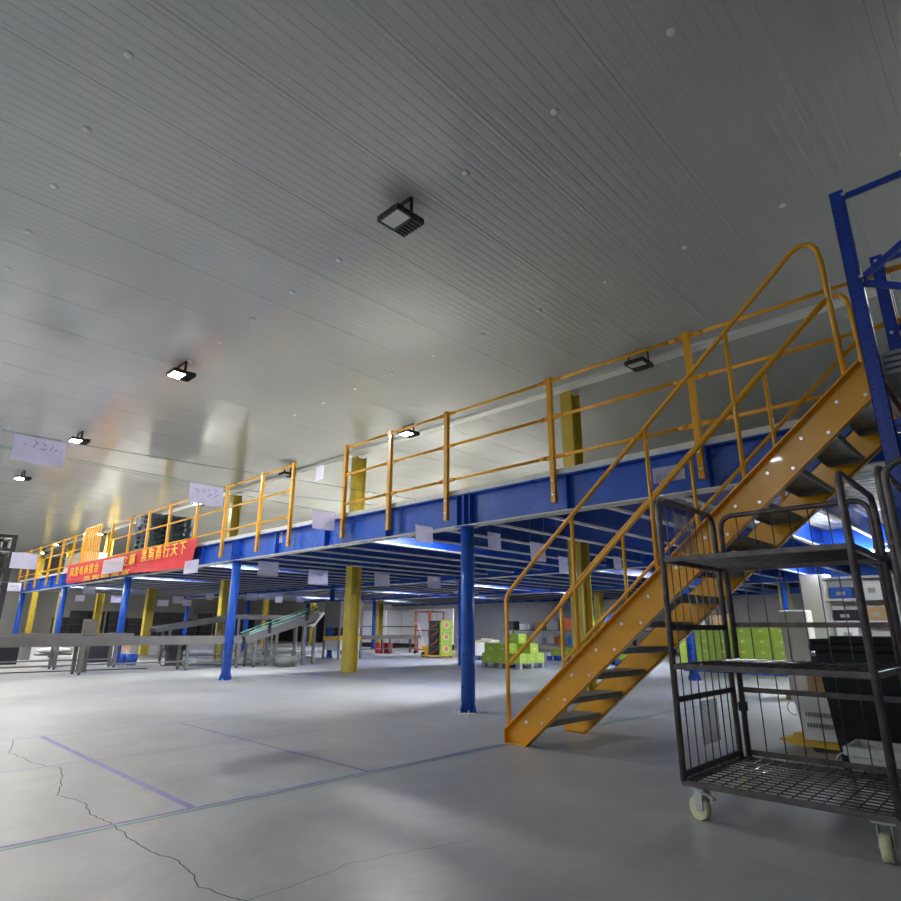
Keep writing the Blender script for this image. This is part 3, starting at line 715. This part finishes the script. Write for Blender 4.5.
# ------------------------------------------------------------------ lime cartons
def make_carton(w=.44, d=.36, h=.25, logo=False):
    o = MB().bx((-w/2, -d/2, 0), (w/2, d/2, h)).build('lime_carton', M['lime'], bevel=.006)
    if logo:
        b = MB()
        for f, s in ((1, 1),):
            b.cyl((0, -d/2+.002, h*.55), (0, -d/2-.002, h*.55), min(w, h)*.30, 18)
        b.build('printed_ring', M['lime2'], o)
        MB().cyl((0, -d/2, h*.55), (0, -d/2-.004, h*.55), min(w, h)*.20, 16).build('printed_emblem', M['pink'], o)
        b = MB()
        for sx in (-.36, .36):
            for sz in (.2, .85): b.cyl((sx*w, -d/2+.002, sz*h), (sx*w, -d/2-.003, sz*h), .02, 8)
        b.build('printed_dots', M['pink'], o)
    else:
        MB().bx((-w*.10, -d/2-.002, h*.32), (w*.10, -d/2+.002, h*.55)).build('printed_panel', M['lime2'], o)
        MB().bx((w/2-.002, -d*.12, h*.35), (w/2+.002, d*.12, h*.55)).build('printed_panel', M['lime2'], o)
    MB().bx((-w/2-.001, -.025, h-.05), (w/2+.001, .025, h+.0015)).build('packing_tape', M['lime2'], o)
    return o
def pallet(name, base, mat, label, w=1.2, d=1.0, rz=0, group='pallets on the floor', h=.15, cat='pallet'):
    t = thing(name, label, cat, (0, 0, 0), group)
    b = MB()
    for k in range(7): b.bx((-w/2, -d/2+k*d/6.6, h-.022), (w/2, -d/2+k*d/6.6+d/9, h))
    b.build('deck_board', M[mat], t)
    b = MB()
    for y in (-d/2+.05, 0, d/2-.05): b.bx((-w/2, y-.05, 0), (w/2, y+.05, .02))
    b.build('bottom_board', M[mat], t)
    for x in (-w/2+.07, 0, w/2-.07):
        for y in (-d/2+.05, 0, d/2-.05): MB().bx((x-.07, y-.05, .02), (x+.07, y+.05, h-.022)).build('block', M[mat], t)
    t.location = base; t.rotation_euler = (0, 0, rz); return t
car = make_carton(); used = [False]
def place_carton(x, y, z, rz, label, group):
    if not used[0]:
        used[0] = True; o = car; o.location = (x, y, z); o.rotation_euler = (0, 0, rz); tag(o, label, 'carton', group)
    else:
        o = dup(car, (x, y, z), rz, label, group); o['category'] = 'carton'
    return o
LB = 'lime green carton in the long carton wall seen through the cage cart'
for i, px in enumerate((-6.55, -5.15)): pallet('plastic_pallet', (px, 16.7, 0), 'bluepl', 'blue pallet under the carton wall, '+('left' if i == 0 else 'right')+' one')
for px in (-6.55, -5.15):
    for lay in range(4):
        for ix in range(3):
            for iy in range(2):
                if px < -6 and lay == 3 and ix == 0: continue
                place_carton(px-.445+ix*.445, 16.40+iy*.37, .15+lay*.252, 0, LB, 'cartons in the wall behind the cage cart')
pallet('plastic_pallet', (-11.0, 13.9, 0), 'greypl', 'grey pallet under the stepped lime cartons seen left of the stair rail', 1.35, 1.1)
G2 = 'lime green carton in the stepped stack left of the stair rail'
for ix in range(3):
    for iy in range(3): place_carton(-11.44+ix*.446, 13.53+iy*.37, .15, 0, G2, 'cartons in the stepped stack')
for ix, iy in ((0, 0), (1, 0), (2, 1), (1, 1), (0, 1)): place_carton(-11.40+ix*.446, 13.59+iy*.37, .402, 0, G2, 'cartons in the stepped stack')
place_carton(-10.9, 13.95, .654, 0, 'single lime green carton on top of the stepped stack', 'cartons in the stepped stack')
for (px, py, n, l) in ((-12.2, 18.4, 4, 'small blue pallet left of the column behind the staircase'), (-9.6, 17.6, 4, 'blue pallet behind the lower stair treads')):
    pallet('plastic_pallet', (px, py, 0), 'bluepl', l, 1.0, .9)
    for k in range(n): place_carton(px-.22+.45*(k % 2), py-.15+.37*(k//2 % 2), .15, 0, 'lime green carton on the '+l, 'cartons on '+l)
place_carton(-9.6-.1, 17.6, .402, 0, 'lime green carton topping the low stack behind the stair treads', 'cartons on blue pallet behind the lower stair treads')
# cartons with pink emblem on the pallet truck
tr = thing('hand_pallet_truck', 'yellow hand pallet truck carrying emblem cartons and black crates far under the deck', 'pallet truck', (-16.55, 16.42, 0))
for y in (16.22, 16.62):
    MB().bx((-17.05, y-.07, .05), (-15.85, y+.07, .1)).build('fork', M['yellow'], tr)
MB().prism([(-17.09, 16.3, .06), (-16.95, 16.3, .06), (-17.17, 16.3, .42), (-17.25, 16.3, .42)], (0, .24, 0)).build('pump_body', M['yellow'], tr)
MB().tube([(-17.2, 16.42, .40), (-17.6, 16.42, 1.22)], .025, 8).tube([(-17.6, 16.27, 1.22), (-17.6, 16.57, 1.22)], .02, 8).build('tiller', M['white'], tr)
for y in (16.32, 16.52): MB().cyl((-17.15, y-.03, .1), (-17.15, y+.03, .1), .1, 16).build('steer_wheel', M['blackmetal'], tr)
lc = make_carton(.42, .46, .41, True); lc.name = 'emblem_carton'
eo = ['bottom', 'middle', 'top']
lc.rotation_euler = (0, 0, .9)
for k in range(3):
    o = lc if k == 0 else dup(lc, rz=.9)
    o.location = (-16.1, 16.42, .102+.414*k); tag(o, 'lime carton with round pink emblem, '+eo[k]+' of the three stacked on the pallet truck', 'carton', 'emblem cartons on the pallet truck')
bc = MB().bx((-.2, -.2, 0), (.2, .2, .30)).build('black_crate', M['black'], bevel=.01)
MB().tube([(.1, -.205, .24), (.0, -.24, .12), (-.15, -.205, .05)], .02, 6).build('orange_strap', M['rust'], bc)
for k in range(4):
    o = bc if k == 0 else dup(bc)
    o.location = (-16.7, 16.44, .102+.303*k); o.rotation_euler = (0, 0, .9)
    tag(o, 'black crate with orange strap beside the emblem cartons, '+['lowest', 'second from below', 'third from below', 'topmost'][k]+' of four', 'crate', 'strapped black crates on the pallet truck')

# orange roll cage
rc = thing('roll_cage', 'tall orange framed roll cage holding white boxes, left of the emblem cartons', 'roll cage', (-19.3, 18.7, 0))
x0, x1, y0, y1 = -19.75, -18.85, 18.3, 19.1
for x in (x0, x1):
    for y in (y0, y1): MB().bx((x-.03, y-.03, .14), (x+.03, y+.03, 1.75)).build('upright', M['rust'], rc); MB().cyl((x-.02, y, .07), (x+.02, y, .07), .07, 12).build('caster', M['blackmetal'], rc)
for z in (.17, .95, 1.72): MB().bx((x0, y0, z-.025), (x1, y0+.03, z+.025)).bx((x0, y1-.03, z-.025), (x1, y1, z+.025)).bx((x0, y0, z-.025), (x0+.03, y1, z+.025)).bx((x1-.03, y0, z-.025), (x1, y1, z+.025)).bx((x0, y0, z-.01), (x1, y1, z+.0)).build('shelf', M['rust'], rc)
for k, (z, h, l) in enumerate(((.197, .42, 'lower'), (.977, .28, 'upper'))):
    o = MB().bx((-19.65, 18.4, z), (-19.0, 19.0, z+h)).build('white_box', M['white'], None, base=(-19.3, 18.7, z)); tag(o, 'white box on the '+l+' shelf of the orange roll cage', 'box', 'boxes in the roll cage')

# white boxes on pallet
pallet('plastic_pallet', (-14.4, 16.7, 0), 'slate', 'dark pallet under white boxes behind the nearest blue post', 1.2, 1.0)
for k, (dx, dy, dz, s, l) in enumerate(((-.3, -.2, .15, .42, 'front left'), (.25, -.22, .15, .45, 'front right'), (.0, .25, .15, .5, 'rear'))):
    o = MB().bx((-14.4+dx-.26, 16.7+dy-.2, dz), (-14.4+dx+.26, 16.7+dy+.2, dz+s)).build('white_box', M['white'], None, base=(-14.4+dx, 16.7+dy, dz)); tag(o, 'white box with open flaps on the dark pallet, '+l+' one', 'box', 'white boxes on the dark pallet')
    MB().box((-14.4+dx, 16.7+dy-.2, dz+s+.03), (.5, .1, .008), rx=.6).build('flap', M['yellow'] if k == 0 else M['cream'], o)

# ------------------------------------------------------------------ conveyors at left
def conveyor(label, x, y0, y1, z0, z1, w, legs, depth=.2, rails=False, base=None):
    t = thing('belt_conveyor', label, 'conveyor', (x, (y0+y1)/2, 0))
    for s in (-1, 1): MB().bar((x+s*w/2, y0, z0-depth/2), (x+s*w/2, y1, z1-depth/2), .03, depth).build('side_frame', M['steel'], t)
    MB().bar((x, y0, z0-.035), (x, y1, z1-.035), w-.03, .03).build('belt', M['belt'], t)
    for y in legs:
        zz = z0+(z1-z0)*(y-y0)/(y1-y0)-depth
        for s in (-1, 1):
            l = MB().bx((x+s*w/2-.035, y-.035, .04), (x+s*w/2+.035, y+.035, zz+.05)).build('leg', M['steel'], t)
            MB().cyl((x+s*w/2, y, 0), (x+s*w/2, y, .05), .03, 10).build('foot', M['blackmetal'], l)
        MB().bx((x-w/2, y-.02, .18), (x+w/2, y+.02, .23)).build('cross_bar', M['steel'], t)
    MB().bx((x+w/2-.015, min(legs), .20), (x+w/2+.015, max(legs), .235)).build('tie_bar', M['steel'], t)
    if rails:
        for s in (-1, 1):
            for dz in ((.0, .13) if s > 0 else (.10,)): MB().tube([(x+s*w/2, y0+.1, z0+.04+dz*.4), (x+s*w/2, y1, z1+.04+dz)], .014, 8).build('guide_rail', M['green_rail'], t)
        for f in (.3, .82):
            y = y0+(y1-y0)*f; z = z0+(z1-z0)*f
            MB().box((x+w/2+.03, y, z), (.05, .08, .26)).build('rail_clamp', M['blackmetal'], t)
        MB().box((x, y1+.0, z1-.22), (w+.1, .06, .55), rx=-.75).build('discharge_chute', M['white'], t)
    return t
conveyor('long level stainless steel belt conveyor crossing the left of the hall', -16.2, 1.0, 8.35, .83, .83, .5, (2.0, 4.5, 6.9, 8.25), .21)
conveyor('inclined stainless belt conveyor with pale green guide rails, rising right of the second post', -16.2, 8.45, 10.75, .82, 1.50, .5, (8.75, 9.4, 10.3, 10.65), .22, True)
conveyor('upward sloping steel conveyor behind the long level one', -19.2, 7.2, 9.6, 1.05, 1.44, .5, (7.6, 9.3), .16)
conveyor('low steel conveyor parallel behind the long level one at left', -18.6, 2.4, 6.4, .88, .88, .4, (3.0, 4.6, 6.0), .10)
conveyor('raised steel conveyor far behind the inclined one', -22.0, 10.8, 14.4, 1.5, 1.5, .5, (11.2, 12.6, 14.0), .16)
conveyor('low wheeled steel conveyor running right behind the lone yellow column', -20.5, 14.9, 19.2, .75, .75, .5, (15.2, 17.3, 18.9), .16)
cbx = MB().bx((-17.0, 4.70, .842), (-16.8, 4.98, 1.22)).build('control_box', M['steel'], bevel=.01, base=None); tag(cbx, 'square stainless control box standing at the far side of the level conveyor', 'control box')
MB().bx((-16.95, 4.7, 0), (-16.85, 4.9, .842)).build('pedestal', M['steel'], cbx)
tb = MB().cyl((-15.55, 9.5, 0), (-15.55, 9.5, .28), .25, 20, .30).build('grey_tub', M['belt'], base=(-15.55, 9.5, 0)); tag(tb, 'low round dark grey tub on the floor beside the inclined conveyor', 'tub')
hm = thing('hopper_machine', 'tall stainless hopper machine left of the lone yellow column', 'machine', (-18.3, 13.4, 0))
MB().bx((-18.75, 12.9, 1.05), (-17.8, 13.9, 1.95)).build('hopper', M['steel'], hm)
MB().bx((-18.75, 12.9, .62), (-17.8, 13.9, .75)).build('table', M['yellow'], hm)
MB().bx((-18.7, 12.95, .3), (-17.85, 13.85, .62)).build('cabinet', M['shelfwhite'], hm)
for x in (-18.72, -17.83):
    for y in (12.93, 13.87): MB().bx((x-.03, y-.03, 0), (x+.03, y+.03, 1.05)).build('leg', M['steel'], hm)

# dark crates and small things under and behind the left conveyors
SM = [('black_crate', 'black', (-21.9, 3.85, 0), (.6, 1.2, .78), 'large black crate under the level conveyor at the left picture edge', 'crate'),
      ('black_crate', 'black', (-21.5, 6.45, 0), (.6, .75, .62), 'black crate standing under the level conveyor left of the banner posts', 'crate'),
      ('white_box', 'white', (-21.6, 6.5, .622), (.5, .6, .10), 'flat white box lying on the black crate under the conveyor', 'box'),
      ('cardboard_box', 'brown', (-21.2, 7.12, 0), (.4, .3, .5), 'brown cardboard box beside the black crate under the conveyor', 'box'),
      ('white_box', 'white', (-22.4, 7.3, 0), (.4, .5, .85), 'upright white box behind the brown cardboard box', 'box'),
      ('cardboard_box', 'belt', (-24.5, 5.2, 0), (.5, .25, .8), 'grey carton behind the conveyor legs at far left', 'box')]
for n, m, (x, y, z), (w, d, h), l, c in SM:
    o = MB().bx((x-w/2, y-d/2, z), (x+w/2, y+d/2, z+h)).build(n, M[m], base=(x, y, z), bevel=.012); tag(o, l, c)
    if z == 0: MB().bx((x-w/2-.012, y-d/2-.012, h-.07), (x+w/2+.012, y+d/2+.012, h-.03)).build('rim', M[m], o)
for x, y, l in ((-19.6, 6.62, 'left'), (-19.2, 6.72, 'right')):
    o = MB().cyl((x, y, 0), (x, y, .30), .13, 16, .16).build('blue_bucket', M['bluepl'], base=(x, y, 0)); tag(o, 'small blue bucket on the floor under the conveyor, '+l+' of two', 'bucket', 'blue buckets')
    MB().tube(arc((x, y, .30), .15, 0, PI, 8, (1, 0, 0), (0, .3, .9)), .006, 5).build('handle', M['zinc'], o)
sb = thing('low_stand', 'low steel stand carrying a white sack, under the level conveyor at left', 'stand', (-19.7, 4.85, 0))
MB().bx((-19.9, 4.45, .30), (-19.5, 5.25, .34)).build('top', M['steel'], sb); MB().bx((-19.73, 4.82, .02), (-19.67, 4.88, .30)).build('stem', M['steel'], sb); MB().bx((-19.9, 4.6, 0), (-19.5, 5.1, .02)).build('base', M['steel'], sb)
s = MB(); bmesh.ops.create_uvsphere(s.bm, u_segments=16, v_segments=8, radius=1, matrix=Matrix.Translation((-19.7, 4.85, .425)) @ Matrix.Diagonal((.2, .42, .085, 1)))
for f in s.bm.faces: f.smooth = True
tag(s.build('white_sack', M['white'], base=(-19.7, 4.85, .34)), 'white sack lying on the low steel stand', 'sack')
mt = thing('motor_unit', 'dark electric drive motor with hanging cable under the level conveyor', 'motor', (-18.2, 7.5, 0))
MB().cyl((-18.2, 7.25, .55), (-18.2, 7.75, .55), .17, 18).build('motor', M['blackmetal'], mt); MB().bx((-18.3, 7.3, 0), (-18.1, 7.7, .42)).build('pedestal', M['blackmetal'], mt)
MB().tube([(-18.2, 7.2, .5), (-18.1, 7.05, .2), (-18.05, 7.1, .03)], .014, 6).build('cable', M['blackmetal'], mt)
tag(MB().tube([(-18.05, 7.1, .015), (-17.9, 7.6, .015), (-17.4, 8.6, .015), (-17.1, 9.6, .015)], .014, 6).build('power_cable', M['blackmetal']), 'dark cable trailing over the floor from the motor under the conveyor', 'cable')
tag(MB().tube([(-17.6, 3.2, .015), (-17.4, 5.1, .015), (-17.1, 6.4, .015)], .014, 6).build('power_cable', M['blackmetal']), 'dark cable along the floor beneath the level conveyor at far left', 'cable')

# added black crates standing in for the dark background; work tables, far clutter
cw = MB().bx((-.29, -.4, 0), (.29, .4, .385)).bx((-.31, -.42, .335), (.31, .42, .37)).build('dark_backdrop_crate', M['black'])
first = True
spots = [(-41.0-.5*math.sin(i), 10.2+i*.95, 0, 5 if i % 4 else 4) for i in range(13)]+[(-47.5+i*1.0, 27.0, PI/2, 5 if i % 3 else 4) for i in range(14)]
for (x, y, rz, n) in spots:
    for lay in range(n):
        if first: o = cw; first = False
        else: o = dup(cw)
        o.location = (x, y, .39*lay); o.rotation_euler = (0, 0, rz); tag(o, 'added black crate standing in for the darkness far under the deck at left', 'crate', 'added black crates darkening the far background')
def table(label, x0, x1, y0, y1, h, mat='steel', name='work_table'):
    t = thing(name, label, 'table', ((x0+x1)/2, (y0+y1)/2, 0))
    MB().bx((x0, y0, h-.05), (x1, y1, h)).build('top', M[mat], t); MB().bx((x0+.05, y0+.05, .28), (x1-.05, y1-.05, .31)).build('lower_shelf', M[mat], t)
    for x in (x0+.04, x1-.04):
        for y in (y0+.04, y1-.04): MB().bx((x-.03, y-.03, 0), (x+.03, y+.03, h-.05)).build('leg', M[mat], t)
    return t
table('long steel work table before the back wall, left of the stair rail', -20.5, -16.2, 25.0, 26.0, .98)
table('steel work table before the back wall, seen between the stair rails', -15.8, -12.2, 25.0, 26.0, .98)
table('steel work table before the back wall behind the stair foot column', -11.6, -8.2, 24.6, 25.6, .98)
rnd = random.Random(3)
CL = [('equipment_case', 'black'), ('white_box', 'white'), ('cardboard_box', 'brown'), ('plastic_tub', 'greypl'), ('equipment_case', 'rust'), ('plastic_tub', 'bluepl')]
pos = [(-20.2, 'at the left end of'), (-19.4, 'second from the left on'), (-18.5, 'third from the left on'), (-17.5, 'fourth from the left on'), (-16.6, 'at the right end of')]
def clutter(x, y, z, k, label, s=1.0):
    n, m = CL[k % len(CL)]; w, d, h = rnd.uniform(.35, .75)*s, rnd.uniform(.4, .6)*s, rnd.uniform(.25, .7)*s
    o = MB().bx((x-w/2, y-d/2, z), (x+w/2, y+d/2, z+h)).build(n, M[m], base=(x, y, z), bevel=.015); tag(o, label, 'box' if 'box' in n else ('case' if 'case' in n else 'tub'))
    MB().bx((x-w/2-.01, y-d/2-.01, z+h*.82), (x+w/2+.01, y+d/2+.01, z+h*.9)).build('rim' if 'tub' in n else 'lid_edge', M[m], o)
colw = {'black': 'black', 'white': 'white', 'brown': 'brown', 'greypl': 'grey', 'rust': 'orange red', 'bluepl': 'blue'}
k = 0
for t_, xs in (('the far table left of the stair rail', [-20.1, -19.2, -18.4, -17.5, -16.7]), ('the far table between the stair rails', [-15.4, -14.5, -13.6, -12.7]), ('the far table behind the staircase column', [-11.2, -10.3, -9.4, -8.6])):
    for i, x in enumerate(xs):
        y = 25.5 if x < -12 else 25.1
        n, m = CL[k % 6]; clutter(x, y, .98, k, colw[m]+' '+n.split('_')[1]+' '+ORD[i]+' from left on '+t_); k += 1
    for i, x in enumerate(xs):
        y = 25.5 if x < -12 else 25.1
        n, m = CL[(k+2) % 6]; clutter(x+.1, y, .31, k+2, colw[m]+' '+n.split('_')[1]+' '+ORD[i]+' from left beneath '+t_, .55); k += 1
for kk, l in enumerate(('lower', 'upper')): place_carton(-16.35, 24.75 if 0 else 25.3, .98+.255*kk, 0, 'lime green carton on the far work table, '+l+' of a pair', 'pair of cartons on the far table') if False else None
for kk, l in enumerate(('lower', 'upper')): place_carton(-15.0, 25.2, .98+.0+.255*kk, 0, l+' lime green carton of the pair on the table between the stair rails', 'pair of cartons on the far table')
for (x, y, l) in ((-21.3, 17.6, 'left'), (-20.95, 17.8, 'right')):
    o = MB().cyl((x, y, 0), (x, y, .40), .17, 16, .2).build('red_tub', M['redbox'], base=(x, y, 0)); tag(o, 'red tub under the wheeled conveyor, '+l+' of two', 'tub', 'red tubs'); MB().cyl((x, y, .40), (x, y, .425), .205, 16).build('lid', M['redbox'], o)
wp = thing('white_partition', 'white panel partition with dark rail in the background right of the lone yellow column', 'partition', (-26, 22.6, 0))
for i in range(6): MB().bx((-29.4+i*1.3, 22.6, .25), (-28.15+i*1.3, 22.66, 2.0)).build('panel', M['white'], wp)
MB().bx((-29.5, 22.52, 1.1), (-21.6, 22.58, 1.14)).bx((-29.5, 22.5, .0), (-21.6, 22.66, .25)).build('rail', M['blackmetal'], wp)

# ------------------------------------------------------------------ white shelving and pillar at right
pp = MB().bx((-4.55, 17.9, 0), (-3.95, 18.5, 2.42)).build('pale_pillar', M['pale'], base=(-4.2, 18.2, 0)); tag(pp, 'square cream pillar under the deck left of the white shelving', 'pillar')
MB().bx((-4.58, 17.87, 0), (-3.92, 18.53, .12)).build('plinth', M['pale'], pp)
def shelving(x0, x1, label):
    t = thing('shelving_unit', label, 'shelving', ((x0+x1)/2, 17.0, 0), 'white shelving under the deck')
    for x in (x0, x1):
        for y in (16.75, 17.3): MB().bx((x-.025, y-.025, 0), (x+.025, y+.025, 2.3)).build('upright', M['shelfwhite'], t)
    for z in (.2, .7, 1.2, 1.7, 2.2): MB().bx((x0, 16.74, z), (x1, 17.31, z+.05)).build('shelf', M['shelfwhite'], t)
    MB().bx((x0, 17.31, .2), (x1, 17.32, 2.2)).build('back_panel', M['shelfwhite'], t)
SX = [(-3.8, -2.45), (-2.4, -1.05), (-1.0, .35)]
SN = ['left', 'middle', 'right']
for (a, c), n in zip(SX, SN): shelving(a, c, 'white steel shelving unit under the deck at right, '+n+' one of three')
ZN = {.25: 'bottom', .75: 'second', 1.25: 'third', 1.75: 'fourth'}
cc = 0
for (a, c), n in zip(SX, SN):
    for z, zn in ZN.items():
        for j, side in enumerate(('left', 'right')):
            m, nn = (('brown', 'cardboard_box'), ('white', 'white_box'), ('black', 'black_case'), ('bluepl', 'blue_bin'), ('cream', 'pale_carton'))[cc*3 % 5]; cc += 1
            w = rnd.uniform(.35, .52); h = rnd.uniform(.24, .4); xx = a+.36+j*.62
            o = MB().bx((xx-w/2, 16.82, z), (xx+w/2, 17.25, z+h)).build(nn, M[m], base=(xx, 17, z), bevel=.008)
            tag(o, f"{nn.replace('_', ' ')} on the {zn} shelf up of the {n} white shelving unit, {side} side", 'box')
            MB().bx((xx-w*.2, 16.815, z+h*.3), (xx+w*.2, 16.821, z+h*.6)).build('sticker', M['cream'], o)

# ------------------------------------------------------------------ pallet stack and boxes on the deck, dark rack at far left
pl0 = pallet('plastic_pallet', (-20.2, 7.45, 2.951), 'slate', 'x', 1.25, 1.25, group='pallets stacked on the deck')
for k in range(10):
    o = pl0 if k == 0 else dup(pl0, loc=(-20.2+random.uniform(-.03, .03), 7.45+random.uniform(-.03, .03), 2.951+.152*k))
    o['label'] = 'slate blue pallet on the deck above the banner, '+(ORD[9-k]+' from top' if k < 9 else 'topmost')
nt_ = sheet(-20.55, 6.805, 4.30, .35, .3, 'white sheet stuck on the front of the pallet stack on the deck', axis='x')
for (x, y, w, d, h, l) in ((-31.35, 8.2, 1.4, 1.0, 1.05, 'left'), (-29.6, 8.1, 1.5, 1.0, 1.1, 'right')):
    o = MB().bx((x-w/2, y-d/2, 2.951), (x+w/2, y+d/2, 2.951+h)).build('white_container', M['white'], base=(x, y, 2.951), bevel=.03); tag(o, 'large white container on the deck behind the far left railing, '+l+' of two', 'container', 'white containers on the deck')
    MB().bx((x-w/2-.03, y-d/2-.03, 2.951+h), (x+w/2+.03, y+d/2+.03, 2.951+h+.06)).build('lid', M['white'], o)
dr = thing('dark_rack', 'tall black steel rack tower at the far left picture edge', 'rack', (-31.5, 5.0, 0))
for x in (-32.4, -30.6):
    for y in (4.2, 5.35): MB().bx((x-.09, y-.09, 0), (x+.09, y+.09, 4.72)).build('upright', M['blackmetal'], dr)
for z in (1.1, 2.0, 2.6, 3.3, 4.1, 4.65):
    MB().bx((-32.4, 4.14, z-.06), (-30.6, 4.26, z+.06)).bx((-32.4, 5.29, z-.06), (-30.6, 5.41, z+.06)).bx((-32.46, 4.2, z-.06), (-32.34, 5.35, z+.06)).bx((-30.66, 4.2, z-.06), (-30.54, 5.35, z+.06)).build('cross_beam', M['blackmetal'], dr)

# ------------------------------------------------------------------ camera, world, view
f_, yaw, pit, rol = 598.22, math.radians(44.0547), math.radians(16.5319), math.radians(.23997)
fw = V((-math.sin(yaw)*math.cos(pit), math.cos(yaw)*math.cos(pit), math.sin(pit)))
r0 = V((math.cos(yaw), math.sin(yaw), 0)); u0 = r0.cross(fw)
R_ = r0*math.cos(rol)+u0*math.sin(rol); U_ = -r0*math.sin(rol)+u0*math.cos(rol)
cam = bpy.data.cameras.new('camera'); co = bpy.data.objects.new('camera', cam); COL.objects.link(co)
mw = Matrix((( *R_, 0), (*U_, 0), (*(-fw), 0), (0, 0, 0, 1))).transposed(); mw.translation = (0, 0, 1.05)
co.matrix_world = mw
cam.sensor_width = 36; cam.lens = f_/901*36; cam.clip_start = .05; cam.clip_end = 200
SC.camera = co
w = bpy.data.worlds.new('world'); SC.world = w; w.use_nodes = True
w.node_tree.nodes['Background'].inputs[0].default_value = (0, 0, 0, 1)
SC.view_settings.view_transform = 'Standard'; SC.view_settings.look = 'None'
SC.view_settings.gamma = 1; SC.view_settings.use_curve_mapping = False
SC.view_settings.exposure = 2.8
SC.cycles.use_denoising = True
SC.cycles.max_bounces = 8; SC.cycles.diffuse_bounces = 4; SC.cycles.glossy_bounces = 4; SC.cycles.transparent_max_bounces = 12
SC.cycles.sample_clamp_indirect = 8; SC.cycles.caustics_reflective = False; SC.cycles.caustics_refractive = False
